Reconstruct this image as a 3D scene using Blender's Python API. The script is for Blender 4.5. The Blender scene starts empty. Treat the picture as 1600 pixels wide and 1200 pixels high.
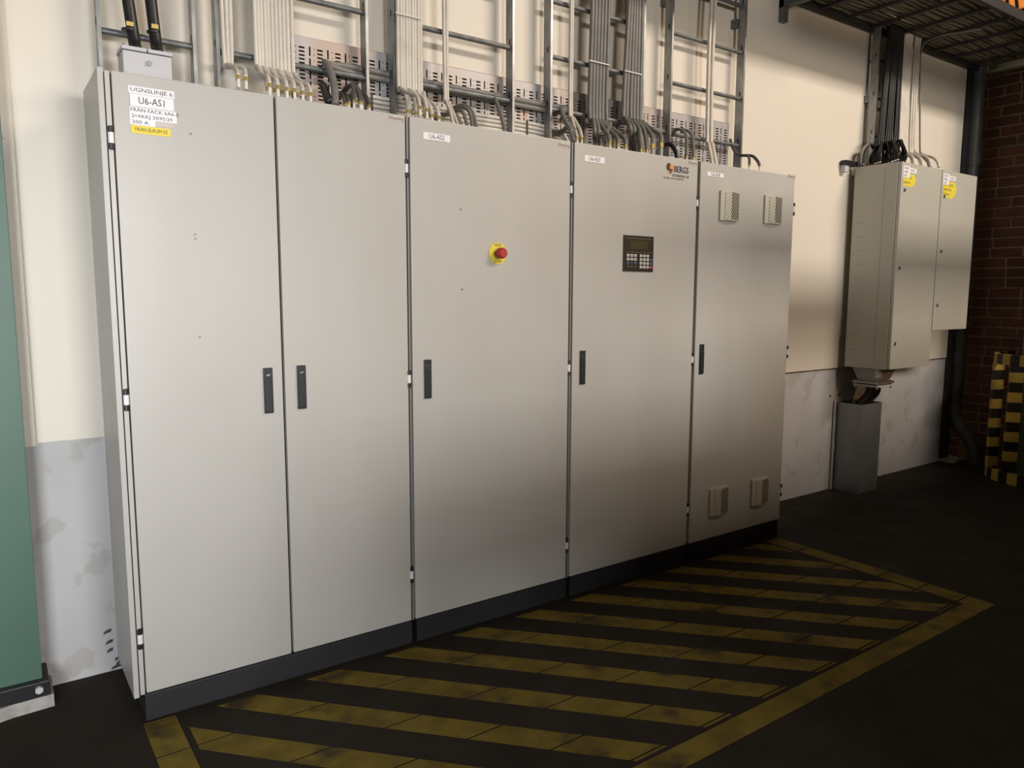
import bpy, bmesh, math, random
import numpy as np
from mathutils import Vector, Matrix
random.seed(7)
S = bpy.context.scene
C = S.collection
PI = math.pi

# ------------------------------------------------------------------ camera, light, exposure
CAM = (-0.3704, -2.6378, 1.4267)
YAW, PITCH, ROLL, FPX = 0.61624, 0.118274, 0.002986, 1173.34
fwd = Vector((math.sin(YAW)*math.cos(PITCH), math.cos(YAW)*math.cos(PITCH), -math.sin(PITCH)))
rgt = Vector((math.cos(YAW), -math.sin(YAW), 0)); upv = rgt.cross(fwd)
rgt, upv = rgt*math.cos(ROLL)+upv*math.sin(ROLL), upv*math.cos(ROLL)-rgt*math.sin(ROLL)
cd = bpy.data.cameras.new('camera'); cam = bpy.data.objects.new('camera', cd); C.objects.link(cam)
cd.sensor_width = 36; cd.lens = FPX/1600*36; cd.clip_start = 0.05
m = Matrix((rgt, upv, -fwd)).transposed().to_4x4(); m.translation = CAM; cam.matrix_world = m
S.camera = cam
S.view_settings.view_transform = 'Standard'; S.view_settings.look = 'None'
S.view_settings.exposure = 0.0; S.view_settings.gamma = 1; S.view_settings.use_curve_mapping = False

w = bpy.data.worlds.new('world'); S.world = w; w.use_nodes = True
w.node_tree.nodes['Background'].inputs[0].default_value = (1.0, 0.72, 0.42, 1)
w.node_tree.nodes['Background'].inputs[1].default_value = 0.17

def area(name, loc, target, sx, sy, energy, col, spread=180):
    d = bpy.data.lights.new(name, 'AREA'); d.shape = 'RECTANGLE'; d.size = sx; d.size_y = sy
    d.energy = energy; d.color = col; d.spread = math.radians(spread)
    o = bpy.data.objects.new(name, d); C.objects.link(o); o.location = loc
    o.rotation_euler = (Vector(target)-Vector(loc)).to_track_quat('-Z', 'Y').to_euler()
    return o
area('window_daylight', (1.0, -9.0, 2.1), (1.0, 0, 1.3), 1.7, 1.0, 285, (1.0, 0.965, 0.92))
area('side_fill', (-1.7, -3.9, 1.5), (-0.55, 0.4, 1.1), 1.2, 1.6, 22, (0.93, 0.965, 1.0), 64)  # added fill light for the left wall and the side panel
area('lamp_row', (6.5, -4.6, 5.6), (6.5, 0, 1.4), 6.0, 0.55, 580, (1.0, 0.88, 0.75))
area('sodium_lamp', (5.6, -5.2, 2.7), (1.7, 0, 1.8), 0.7, 0.5, 34, (1.0, 0.6, 0.28))

def ray(px, py):
    return fwd + rgt*((px-800)/FPX) - upv*((py-600)/FPX)
def at(px, py, Y):                      # point of the photograph on the plane y = Y
    d = ray(px, py); t = (Y-CAM[1])/d.y; return Vector(CAM)+d*t
def atx(px, py, X):
    d = ray(px, py); t = (X-CAM[0])/d.x; return Vector(CAM)+d*t
def atz(px, py, Z):
    d = ray(px, py); t = (Z-CAM[2])/d.z; return Vector(CAM)+d*t

# ------------------------------------------------------------------ materials
def mat(name, c1, rough=0.5, metal=0.0, c2=None, scale=8.0, detail=4.0, lo=0.4, hi=0.65, bump=0.0, bscale=None,
        stretch=(1, 1, 1), rvar=0.0, spec=0.5, c3=None, scale3=3.0, lo3=0.55, hi3=0.6, emit=None):
    mt = bpy.data.materials.new(name); mt.use_nodes = True
    n = mt.node_tree.nodes; l = mt.node_tree.links; b = n['Principled BSDF']
    b.inputs['Base Color'].default_value = (*c1, 1); b.inputs['Roughness'].default_value = rough
    b.inputs['Metallic'].default_value = metal; b.inputs['Specular IOR Level'].default_value = spec
    if emit:
        b.inputs['Emission Color'].default_value = (*emit[0], 1); b.inputs['Emission Strength'].default_value = emit[1]
    tc = n.new('ShaderNodeNewGeometry'); mp = n.new('ShaderNodeMapping'); l.new(tc.outputs['Position'], mp.inputs[0])
    mp.inputs['Scale'].default_value = stretch
    def ns(sc, det=detail):
        x = n.new('ShaderNodeTexNoise'); x.inputs['Scale'].default_value = sc; x.inputs['Detail'].default_value = det
        l.new(mp.outputs[0], x.inputs['Vector']); return x
    if c2 is not None:
        x = ns(scale); r = n.new('ShaderNodeValToRGB'); l.new(x.outputs['Fac'], r.inputs[0])
        r.color_ramp.elements[0].position = lo; r.color_ramp.elements[1].position = hi
        r.color_ramp.elements[0].color = (*c1, 1); r.color_ramp.elements[1].color = (*c2, 1)
        out = r.outputs[0]
        if c3 is not None:
            y = ns(scale3, 6); q = n.new('ShaderNodeMapRange'); l.new(y.outputs['Fac'], q.inputs[0])
            q.inputs[1].default_value = lo3; q.inputs[2].default_value = hi3
            mx = n.new('ShaderNodeMixRGB'); l.new(q.outputs[0], mx.inputs[0]); l.new(out, mx.inputs[1])
            mx.inputs[2].default_value = (*c3, 1); out = mx.outputs[0]
        l.new(out, b.inputs['Base Color'])
    if rvar:
        x = ns(scale*0.7); q = n.new('ShaderNodeMapRange'); l.new(x.outputs['Fac'], q.inputs[0])
        q.inputs[1].default_value = 0.3; q.inputs[2].default_value = 0.7
        q.inputs[3].default_value = max(0.02, rough-rvar); q.inputs[4].default_value = min(1, rough+rvar)
        l.new(q.outputs[0], b.inputs['Roughness'])
    if bump:
        x = ns(bscale or scale*4); bp = n.new('ShaderNodeBump'); bp.inputs['Strength'].default_value = bump
        bp.inputs['Distance'].default_value = 0.004
        l.new(x.outputs['Fac'], bp.inputs['Height']); l.new(bp.outputs[0], b.inputs['Normal'])
    return mt
M = {}
M['paint'] = mat('cabinet_paint', (0.465, 0.458, 0.438), 0.40, 0, (0.435, 0.425, 0.402), 2.2, 5, 0.35, 0.75, 0.02, 300, (1.6, 1.6, 0.5), 0.05)
M['paint_box'] = mat('wall_box_paint', (0.46, 0.45, 0.405), 0.42, 0, (0.43, 0.42, 0.375), 2, 5, 0.3, 0.7, 0.02, 300)
M['frame'] = mat('frame_dark', (0.035, 0.04, 0.037), 0.5)
M['strip'] = mat('frame_zinc', (0.30, 0.31, 0.30), 0.4, 0.3)
M['plinth'] = mat('plinth_paint', (0.014, 0.014, 0.018), 0.55, 0, (0.018, 0.018, 0.022), 6)
M['black'] = mat('black_plastic', (0.012, 0.012, 0.014), 0.42)
M['handle'] = mat('handle_plastic', (0.018, 0.019, 0.026), 0.45)
M['chrome'] = mat('bright_metal', (0.8, 0.8, 0.8), 0.25, 1.0)
M['white'] = mat('white_plastic', (0.75, 0.75, 0.77), 0.4)
M['label'] = mat('label_white', (0.80, 0.80, 0.85), 0.5)
M['ink'] = mat('label_ink', (0.03, 0.03, 0.035), 0.6)
M['ink_brown'] = mat('badge_ink', (0.07, 0.015, 0.015), 0.6)
M['badge'] = mat('badge_plate', (0.55, 0.50, 0.47), 0.45)
M['yellow_lab'] = mat('label_yellow', (0.75, 0.62, 0.06), 0.5)
M['red'] = mat('button_red', (0.42, 0.025, 0.04), 0.35)
M['orange'] = mat('logo_orange', (0.75, 0.24, 0.05), 0.5)
M['lcd'] = mat('lcd_screen', (0.045, 0.043, 0.018), 0.25)
M['panel'] = mat('panel_black', (0.013, 0.011, 0.010), 0.35)
M['key'] = mat('key_white', (0.60, 0.59, 0.57), 0.5)
M['key_blue'] = mat('key_blue', (0.05, 0.09, 0.22), 0.5)
M['key_green'] = mat('key_green', (0.03, 0.06, 0.045), 0.5)
M['key_red'] = mat('key_red', (0.40, 0.10, 0.09), 0.5)
M['vent'] = mat('vent_plastic', (0.50, 0.49, 0.42), 0.5)
M['wall'] = mat('wall_panel_cream', (0.72, 0.67, 0.585), 0.5, 0, (0.69, 0.64, 0.56), 1.3, 4, 0.3, 0.7, 0.03, 60, (1, 1, 0.6))
M['plaster'] = mat('wall_plaster', (0.52, 0.51, 0.52), 0.8, 0, (0.46, 0.455, 0.46), 2.5, 6, 0.35, 0.65, 0.35, 9, (1, 1, 1), 0, 0.3,
                   (0.42, 0.405, 0.39), 6.5, 0.57, 0.61)
M['floor'] = mat('floor_dark', (0.024, 0.019, 0.014), 0.75, 0, (0.032, 0.026, 0.019), 5, 8, 0.35, 0.7, 0.25, 70, (1, 1, 1), 0.1, 0.15)
M['yellow'] = mat('floor_paint_yellow', (0.20, 0.145, 0.026), 0.7, 0, (0.135, 0.095, 0.018), 9, 8, 0.40, 0.66, 0.15, 60, (1, 1, 1), 0.08, 0.15,
                  (0.06, 0.045, 0.022), 5, 0.56, 0.68)
M['galv'] = mat('galvanised', (0.36, 0.37, 0.37), 0.42, 0.75, (0.26, 0.27, 0.275), 30, 3, 0.35, 0.65, 0.03, 90, (1, 1, 0.5), 0.08)
M['galv_dark'] = mat('galvanised_dull', (0.22, 0.235, 0.24), 0.5, 0.7, (0.15, 0.16, 0.165), 25, 3, 0.35, 0.65)
M['duct'] = mat('duct_galvanised', (0.30, 0.31, 0.32), 0.45, 0.6, (0.26, 0.27, 0.28), 5, 4)
M['tray'] = mat('tray_steel', (0.40, 0.39, 0.40), 0.5, 0.45, (0.40, 0.33, 0.29), 4, 3, 0.42, 0.62, 0, None, (1, 1, 0.4), 0, 0.5,
                (0.42, 0.19, 0.06), 2.3, 0.66, 0.70)
M['wcable'] = mat('cable_white', (0.66, 0.62, 0.56), 0.5, 0, (0.58, 0.54, 0.48), 12)
M['gcable'] = mat('cable_grey', (0.20, 0.19, 0.18), 0.5, 0, (0.16, 0.155, 0.145), 12)
M['dcable'] = mat('cable_dark_grey', (0.075, 0.072, 0.068), 0.5)
M['bcable'] = mat('cable_black', (0.012, 0.012, 0.013), 0.42)
M['ocable'] = mat('cable_brownish', (0.17, 0.14, 0.10), 0.6, 0, (0.10, 0.085, 0.06), 6)
M['brass'] = mat('brass', (0.60, 0.46, 0.16), 0.35, 0.7)
M['sleeve'] = mat('gland_body', (0.72, 0.70, 0.65), 0.35)
M['gland_grey'] = mat('gland_grey', (0.36, 0.40, 0.44), 0.45)
M['castgrey'] = mat('cast_grey', (0.50, 0.50, 0.53), 0.5)
M['green'] = mat('column_green', (0.072, 0.145, 0.106), 0.45, 0, (0.064, 0.13, 0.095), 4, 5, 0.35, 0.7, 0.02, 50)
M['green_dark'] = mat('column_green_far', (0.10, 0.145, 0.085), 0.5)
M['grout'] = mat('grout', (0.42, 0.40, 0.38), 0.85, 0, (0.30, 0.285, 0.27), 18, 6, 0.4, 0.6, 0.5, 30)
M['brick'] = mat('brick_red', (0.105, 0.040, 0.024), 0.85, 0, (0.065, 0.026, 0.017), 6, 6, 0.35, 0.65, 0.4, 60)
M['brick2'] = mat('brick_dark', (0.070, 0.028, 0.019), 0.85, 0, (0.05, 0.022, 0.016), 6, 6, 0.35, 0.65, 0.4, 60)
M['mortar'] = mat('mortar', (0.24, 0.19, 0.14), 0.9, 0, (0.18, 0.14, 0.10), 20, 5)
M['gyellow'] = mat('guard_yellow', (0.52, 0.38, 0.07), 0.55)
M['gblack'] = mat('guard_black', (0.010, 0.010, 0.011), 0.5)
M['pipe'] = mat('pipe_grey', (0.055, 0.057, 0.055), 0.5)
M['beam_green'] = mat('beam_pale_green', (0.26, 0.29, 0.23), 0.5)
M['darksteel'] = mat('dark_steel', (0.018, 0.018, 0.019), 0.6)
M['rail'] = mat('overhead_rail_steel', (0.022, 0.021, 0.02), 0.6, 0.1)
M['wood'] = mat('raw_wood', (0.22, 0.15, 0.07), 0.7, 0, (0.16, 0.11, 0.05), 20, 4, 0.4, 0.6, 0, None, (8, 8, 0.6))
M['ceil'] = mat('ceiling_dark', (0.06, 0.055, 0.05), 0.9)
M['lampglow'] = mat('lamp_glow', (1, 0.45, 0.12), 0.5, emit=((1.0, 0.28, 0.05), 0.6))
M['scuff'] = mat('scuff_rubber', (0.06, 0.06, 0.06), 0.9)
M['tie'] = mat('cable_tie_white', (0.6, 0.6, 0.57), 0.5)

# ------------------------------------------------------------------ mesh helpers
def origin(o):
    v = Vector((0, 0, 0))
    while o is not None:
        v += o.location; o = o.parent
    return v
def obj(name, bm, m_, parent=None, loc=None, smooth=False, kind=None):
    me = bpy.data.meshes.new(name)
    base = origin(parent) if parent else Vector((0, 0, 0))
    off = Vector(loc) if loc is not None else base
    bmesh.ops.translate(bm, verts=bm.verts[:], vec=-off)
    bmesh.ops.recalc_face_normals(bm, faces=bm.faces[:])
    bm.to_mesh(me); bm.free()
    if smooth:
        for p in me.polygons: p.use_smooth = True
    if m_ is not None: me.materials.append(M[m_])
    o = bpy.data.objects.new(name, me); C.objects.link(o)
    if parent: o.parent = parent
    o.location = off-base
    if kind: o['kind'] = kind
    return o
def tag(o, label, cat, group=None):
    o['label'] = label; o['category'] = cat
    if group: o['group'] = group
    return o
def thing(name, label, cat, loc, group=None):
    o = bpy.data.objects.new(name, None); C.objects.link(o); o.location = loc; o.empty_display_size = 0.1
    return tag(o, label, cat, group)
def B(): return bmesh.new()
def box(bm, x0, x1, y0, y1, z0, z1, bev=0.0):
    r = bmesh.ops.create_cube(bm, size=1)
    vs = r['verts']
    bmesh.ops.scale(bm, verts=vs, vec=(x1-x0, y1-y0, z1-z0))
    bmesh.ops.translate(bm, verts=vs, vec=((x0+x1)/2, (y0+y1)/2, (z0+z1)/2))
    if bev:
        es = list({e for v in vs for e in v.link_edges})
        bmesh.ops.bevel(bm, geom=es, offset=bev, segments=2, affect='EDGES', profile=0.6)
    return bm
def bx(*a, **k): return box(B(), *a, **k)
def cyl(bm, p0, p1, r0, r1=None, n=12):
    p0, p1 = Vector(p0), Vector(p1); d = p1-p0; r1 = r0 if r1 is None else r1
    mm = d.to_track_quat('Z', 'Y').to_matrix().to_4x4(); mm.translation = (p0+p1)/2
    bmesh.ops.create_cone(bm, cap_ends=True, segments=n, radius1=r0, radius2=r1, depth=d.length, matrix=mm)
    return bm
def cy(*a, **k): return cyl(B(), *a, **k)
def prism(bm, pts, axis, a0, a1):
    """polygon pts (2D) extruded along an axis; axis 0: (y,z) 1: (x,z) 2: (x,y)"""
    def P(u, v, a):
        return (a, u, v) if axis == 0 else (u, a, v) if axis == 1 else (u, v, a)
    A = [bm.verts.new(P(u, v, a0)) for u, v in pts]; D = [bm.verts.new(P(u, v, a1)) for u, v in pts]
    bm.faces.new(A); bm.faces.new(D[::-1])
    k = len(pts)
    for i in range(k): bm.faces.new((A[i], A[(i+1) % k], D[(i+1) % k], D[i]))
    return bm
def catmull(P, k=6):
    P = [Vector(p) for p in P]
    if len(P) == 2: return P
    Q = [P[0]*2-P[1]]+P+[P[-1]*2-P[-2]]
    out = []
    for i in range(1, len(Q)-2):
        a, b, c, d = Q[i-1:i+3]
        for j in range(k):
            t = j/k
            out.append(0.5*((2*b)+(c-a)*t+(2*a-5*b+4*c-d)*t*t+(3*b-a-3*c+d)*t**3))
    out.append(P[-1]); return out
def tube(bm, P, r, n=8, k=6):
    pts = catmull(P, k); rings = []
    up = None
    for i, p in enumerate(pts):
        t = (pts[min(i+1, len(pts)-1)]-pts[max(i-1, 0)]).normalized()
        if up is None:
            up = t.orthogonal().normalized()
        up = (up-t*up.dot(t)).normalized(); s = t.cross(up)
        rings.append([bm.verts.new(p+(up*math.cos(2*PI*j/n)+s*math.sin(2*PI*j/n))*r) for j in range(n)])
    for a, b in zip(rings, rings[1:]):
        for j in range(n): bm.faces.new((a[j], a[(j+1) % n], b[(j+1) % n], b[j]))
    bm.faces.new(rings[0][::-1]); bm.faces.new(rings[-1])
    return bm
def text(s, size, m_, parent, x, z, y, align='LEFT', sx=1.0, tilt=0.0, name='lettering'):
    cu = bpy.data.curves.new('t', 'FONT'); cu.body = s; cu.size = size; cu.align_x = align; cu.align_y = 'CENTER'
    cu.resolution_u = 2
    t = bpy.data.objects.new('t', cu); C.objects.link(t)
    dg = bpy.context.evaluated_depsgraph_get()
    me = bpy.data.meshes.new_from_object(t.evaluated_get(dg))
    bpy.data.objects.remove(t); bpy.data.curves.remove(cu)
    base = origin(parent)
    me.transform(Matrix.Translation(Vector((x, y, z))-base) @ Matrix.Rotation(tilt, 4, 'Y') @ Matrix.Rotation(PI/2, 4, 'X') @ Matrix.Diagonal((sx, 1, 1, 1)))
    me.materials.clear(); me.materials.append(M[m_])
    o = bpy.data.objects.new(name, me); C.objects.link(o); o.parent = parent
    return o
def structure(o): o['kind'] = 'structure'; return o

# ------------------------------------------------------------------ the setting
WY, WL = 0.44, 0.453        # face of the cladding panel, face of the lower plaster
# floor: rows 0.2 m wide, joints parallel to the cabinets
fl = structure(obj('floor', bx(-3.0, 8.5, -7.0, 1.0, -0.2, -0.012), 'floor'))
rows = []
y = 0.50
edges = [0.60, 0.395, 0.19, -0.02, -0.235, -0.49, -0.70, -0.90, -1.085, -1.29]
while edges[-1] > -6.8: edges.append(edges[-1]-0.205)
edges[0] = 0.60
for a, b in zip(edges, edges[1:]):
    obj('floor_board', bx(-3.0, 8.5, b+0.0004, a-0.0004, -0.012, 0.0), 'floor', fl)
# painted hazard field, cut at the joints
def clip(poly, ax, v, keep_gt):
    out = []
    for i in range(len(poly)):
        p, q = poly[i], poly[(i+1) % len(poly)]
        ip = (p[ax] >= v) == keep_gt; iq = (q[ax] >= v) == keep_gt
        if ip: out.append(p)
        if ip != iq:
            t = (v-p[ax])/(q[ax]-p[ax]); out.append((p[0]+(q[0]-p[0])*t, p[1]+(q[1]-p[1])*t))
    return out
def area2(p): return abs(sum(p[i][0]*p[(i+1) % len(p)][1]-p[(i+1) % len(p)][0]*p[i][1] for i in range(len(p))))
def paint(poly, name):
    bm = B()
    for a, b in zip(edges, edges[1:]):
        q = clip(clip(poly, 1, b+0.004, True), 1, a-0.004, False)
        if len(q) > 2 and area2(q) > 2e-4: prism(bm, q, 2, 0.0, 0.0012)
    if bm.faces: obj(name, bm, 'yellow', fl)
for k in range(-4, 10):
    xa = 0.361+0.3185*k; d = 0.972/1.06
    f = lambda yy, off: xa+off+(-0.04-yy)*d
    poly = [(f(-0.035, 0), -0.035), (f(-1.097, 0), -1.097), (f(-1.097, -0.135), -1.097), (f(-0.035, -0.135), -0.035)]
    poly = clip(clip(poly, 0, 0.11, True), 0, 3.278, False)
    if len(poly) > 2: paint(poly, 'painted_stripe')
paint([(3.41, -0.03), (3.41, -1.205), (3.30, -1.205), (3.30, -0.03)], 'painted_border')
paint([(3.298, -1.115), (3.298, -1.205), (-0.6, -1.205), (-0.6, -1.115)], 'painted_border')
paint([(0.088, -0.012), (0.088, -1.115), (-0.012, -1.115), (-0.012, -0.012)], 'painted_border')

# back wall: plaster below, cream cladding above
wb = structure(obj('wall_back', bx(-3.0, 6.37, WL, WL+0.2, -0.2, 6.0), 'plaster'))
PZ = 0.905
obj('cladding_panel', bx(-0.245, 6.36, WY, WL, PZ, 6.0), 'wall', wb)
# folded flashing at the left end of the cladding, with screws
bm = B(); prism(bm, [(-0.300, WY-0.012), (-0.237, WY-0.012), (-0.232, WY-0.002), (-0.228, WY), (-0.228, WL), (-0.300, WL)], 2, PZ-0.008, 6.0)
fz = obj('edge_flashing', bm, 'wall', wb)
bm = B()
for z in (1.05, 1.94, 2.35): cyl(bm, (-0.262, WY-0.017, z), (-0.262, WY-0.011, z), 0.006, n=8)
obj('flashing_screws', bm, 'wall', wb)
# small scuffs of rubber on the plaster beside the first cabinet
for i, (px, py, L) in enumerate(((168, 987, .022), (171, 1003, .020), (172, 1016, .017), (185, 1028, .020), (187, 1034, .020), (183, 1041, .030))):
    p = at(px, py, WL); bm = B()
    vs = [(-L*.7, -.009), (-L*.1, -.005), (L*.5, -.003), (L*.7, .009), (0, .008), (-L*.5, .002)]
    prism(bm, [(p.x+u, p.z+v) for u, v in vs], 1, WL-0.0012, WL); obj('scuff_mark', bm, 'scuff', wb)
# two drilled holes with plugs near the duct
for px, py in ((1297, 619), (1310, 617)):
    p = at(px, py, WL); obj('wall_plug', cy(p+Vector((0, -.003, 0)), p+Vector((0, .001, 0)), 0.008, n=8), 'black', wb)

# right wall of brick
RX = 6.68
wr = structure(obj('wall_right', bx(RX+0.0, RX+0.25, -4.0, 0.70, -0.2, 6.0), 'mortar'))
bmes = []
for v in range(3):
    bm = bx(-0.006, 0.03, -0.117, 0.117, -0.035, 0.035, bev=0.004); me = bpy.data.meshes.new('brick')
    for q in bm.verts: q.co += Vector((random.uniform(-.001, .001), random.uniform(-.002, .002), random.uniform(-.001, .001)))
    bm.to_mesh(me); bm.free(); me.materials.append(M['brick2' if v == 2 else 'brick']); bmes.append(me)
half = bx(-0.006, 0.03, -0.055, 0.055, -0.035, 0.035, bev=0.004); hme = bpy.data.meshes.new('half'); half.to_mesh(hme); half.free(); hme.materials.append(M['brick'])
nb = 0
for r in range(46):
    z = 0.045+r*0.083; yy = 0.66-(0.125 if r % 2 else 0.0)+random.uniform(-.01, .01)
    while yy > -0.75 and nb < 292:
        me = random.choice(bmes); wd = 0.25
        if r % 3 == 1 and random.random() < .4: me = hme; wd = 0.125
        o = bpy.data.objects.new('brick', me); C.objects.link(o); o.parent = wr
        o.location = (RX+random.uniform(-.002, .003), yy-wd/2, z); yy -= wd; nb += 1
# ceiling, far above
ce = structure(obj('ceiling', bx(-3, 8.5, -9, 1.0, 6.0, 6.1), 'ceil'))

# ------------------------------------------------------------------ floor standing cabinets
ZB, ZT = 0.097, 2.099
def doors_of(root, x0, x1, hinge_zs, hinge_side):
    d = obj('door', bx(x0, x1, 0.0, 0.024, ZB+0.003, ZT, bev=0.0035), 'paint', root)
    return d
def hinges(root, xc, zs, y=0.004):
    for z in zs:
        h = obj('hinge', cy((xc, y, z-0.036), (xc, y, z+0.036), 0.0055, n=8), 'black', root)
        obj('hinge_knuckle', cy((xc, y, z+0.016), (xc, y, z+0.034), 0.0085, n=10), 'black', h)
        obj('hinge_knuckle', cy((xc, y, z-0.034), (xc, y, z-0.016), 0.0085, n=10), 'black', h)
        obj('hinge_sleeve', cy((xc, y, z-0.016), (xc, y, z+0.016), 0.0085, n=10), 'white', h)
def handle(door, px0, py0, px1, py1, logo=True):
    a, b = at(px0, py0, 0), at(px1, py1, 0)
    xc = (a.x+b.x)/2; hw = 0.016; z0, z1 = b.z, a.z
    h = obj('handle', bx(xc-hw, xc+hw, -0.006, 0.001, z0, z1, bev=0.002), 'handle', door)
    obj('handle_lever', bx(xc-hw+.004, xc+hw-.004, -0.011, -0.005, z0+.006, z1-.036, bev=0.002), 'handle', h)
    zc = z1-0.026
    if logo:
        bm = B(); prism(bm, [(xc-.009, zc-.001), (xc-.002, zc-.004), (xc+.004, zc), (xc+.009, zc+.002), (xc+.002, zc+.005), (xc-.003, zc+.001)], 1, -0.0075, -0.0055)
        obj('lock_insert', bm, 'chrome', h)
def plate(parent, px0, py0, px1, py1, m_='label', name='nameplate'):
    a, b = at(px0, py0, 0), at(px1, py1, 0)
    return obj(name, bx(a.x, b.x, -0.002, 0.0005, b.z, a.z), m_, parent), (a.x+b.x)/2, (a.z+b.z)/2, b.x-a.x, a.z-b.z
def badge(door, px, py, s=1.0):
    p = at(px, py, 0); hw, hh = 0.032*s, 0.011*s
    b = obj('maker_badge', bx(p.x-hw, p.x+hw, -0.0015, 0.0005, p.z-hh, p.z+hh), 'badge', door)
    text('Elkapsling', 0.0180*s, 'ink_brown', b, p.x, p.z, -0.0019, 'CENTER', 0.85)
def screw(door, px, py):
    p = at(px, py, 0); s = obj('screw_plug', cy((p.x, -.002, p.z), (p.x, .001, p.z), 0.0045, n=10), 'strip', door)
    obj('screw_slot', bx(p.x-.003, p.x+.003, -.0024, -.0019, p.z-.0008, p.z+.0008), 'black', s)
def cabinet(x0, x1, label, left_frame=False):
    r = thing('electrical_cabinet', label, 'cabinet', (x0, 0, 0), 'floor standing control cabinets')
    obj('plinth', bx(x0+.012, x1-.004, 0.004, 0.335, 0, ZB-.003, bev=.003), 'plinth', r)
    obj('body', bx(x0, x1, 0.045, 0.343, ZB, ZT+.002, bev=.003), 'paint', r)
    obj('gap_shade_frame', bx(x0+.001, x1-.001, 0.030, 0.046, ZB+.002, ZT-.002), 'frame', r)  # frame coloured dark so the door gaps read as shadow
    return r
c1 = cabinet(-0.012, 1.007, 'widest beige cabinet with two doors, nearest the green column, U6-AS1 nameplate')
sp = obj('side_panel', bx(-0.033, -0.0165, -0.003, 0.345, 0.093, ZT+.004, bev=.002), 'paint', c1)
obj('hinge_profile', bx(-0.0125, 0.0015, 0.003, 0.045, ZB, ZT-.002, bev=.001), 'paint', c1)
d1 = doors_of(c1, 0.006, 0.498, None, 0); d2 = doors_of(c1, 0.5065, 0.9975, None, 0)
hinges(c1, -0.004, [at(174, 215, 0).z, at(197, 625, 0).z, at(219, 999, 0).z])
hinges(c1, 1.001, [at(636, 263, 0).z, at(641, 592, 0).z, at(644, 898, 0).z])
obj('joint_strip', bx(1.0055, 1.0105, 0.004, 0.046, ZB, ZT-.003), 'strip', c1)
handle(d1, 411, 575, 427, 645); handle(d2, 463, 571, 479, 638)
for q in ((298, 209), (305, 366), (305.5, 373), (312, 526)): screw(d1, *q)
badge(d2, 619, 185)
# signs on the first door
a, b = at(200, 133, 0), at(272, 147, 0)
s1 = obj('nameplate_strip', bx(a.x, b.x, -.0012, .0005, a.z-.022, a.z), 'label', d1); text('UGNSLINJE 6', .017, 'ink', s1, (a.x+b.x)/2, a.z-.011, -.0016, 'CENTER', 1.25)
zt = a.z-.024
s2 = obj('nameplate', bx(a.x+.003, b.x-.003, -.003, .0005, zt-.037, zt), 'label', d1); text('U6-AS1', .030, 'ink', s2, (a.x+b.x)/2, zt-.0185, -.0034, 'CENTER', 0.85)
zt -= .038
s3 = obj('nameplate_strip', bx(a.x, b.x+.004, -.0012, .0005, zt-.036, zt), 'label', d1)
text('FRÅN FACK 6A6-5', .0155, 'ink', s3, a.x+.002, zt-.009, -.0016, 'LEFT', 1.12)
text('2//AKKJ 3X95/29', .0150, 'ink', s3, a.x+.004, zt-.027, -.0016, 'LEFT', 1.12)
zt -= .036
s4 = obj('nameplate_strip', bx(a.x, a.x+.072, -.0012, .0005, zt-.018, zt), 'label', d1); text('200 A', .0150, 'ink', s4, a.x+.005, zt-.009, -.0016, 'LEFT', 1.3)
s4b = obj('embossed_tape', bx(a.x+.073, b.x-.008, -.0010, .0005, zt-.014, zt-.001), 'badge', d1)
zt -= .019
s5 = obj('yellow_label', bx(a.x+.002, b.x-.016, -.0012, .0005, zt-.024, zt), 'yellow_lab', d1); text('FRÅN ELRUM 02', .0155, 'ink', s5, (a.x+b.x)/2-.006, zt-.012, -.0016, 'CENTER', 0.85)

c2 = cabinet(1.012, 1.823, 'beige single-door cabinet with red emergency stop on yellow disc, U6-AS2 nameplate')
d3 = doors_of(c2, 1.017, 1.811, None, 0)
hinges(c2, 1.817, [at(892, 296, 0).z, at(890, 575, 0).z, at(887, 852, 0).z])
obj('joint_strip', bx(1.8215, 1.827, 0.004, 0.046, ZB, ZT-.003), 'strip', c2)
handle(d3, 662, 562, 674, 622)
screw(d3, 720, 327); screw(d3, 722, 452); badge(d3, 881, 227)
pl, xc, zc, wd, hh = plate(d3, 661, 206, 703, 223); text('U6-AS2', .026, 'ink', pl, xc, zc, -.0024, 'CENTER', 0.85)
p = at(777.5, 396, 0)
es = obj('emergency_stop_disc', cy((p.x, -.003, p.z), (p.x, .001, p.z), 0.045, n=40), 'yellow_lab', d3)
text('NÖD', .016, 'ink', es, p.x-.001, p.z+.034, -.0036, 'CENTER', 0.9); text('STOPP', .016, 'ink', es, p.x-.001, p.z-.034, -.0036, 'CENTER', 0.9)
obj('button_collar', cy((p.x, -.022, p.z), (p.x, -.002, p.z), 0.016, n=20), 'black', es)
bm = B(); cyl(bm, (p.x, -.040, p.z), (p.x, -.021, p.z), 0.022, 0.0235, n=28)
cyl(bm, (p.x, -.045, p.z), (p.x, -.040, p.z), 0.017, 0.022, n=28)
obj('mushroom_button', bm, 'red', es, smooth=False)

c3 = cabinet(1.829, 2.653, 'beige single-door cabinet with black operator keypad, U6-AS3 nameplate')
d4 = doors_of(c3, 1.835, 2.643, None, 0)
hinges(c3, 2.648, [at(1087, 317, 0).z, at(1078, 562, 0).z, at(1072, 797, 0).z])
obj('joint_strip', bx(2.652, 2.657, 0.012, 0.046, ZB, ZT-.003), 'strip', c3)
handle(d4, 904, 548, 915, 600)
badge(d4, 1083, 255)
pl, xc, zc, wd, hh = plate(d4, 913, 242, 944, 256); text('U6-AS3', .026, 'ink', pl, xc, zc, -.0024, 'CENTER', 0.85)
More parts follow.
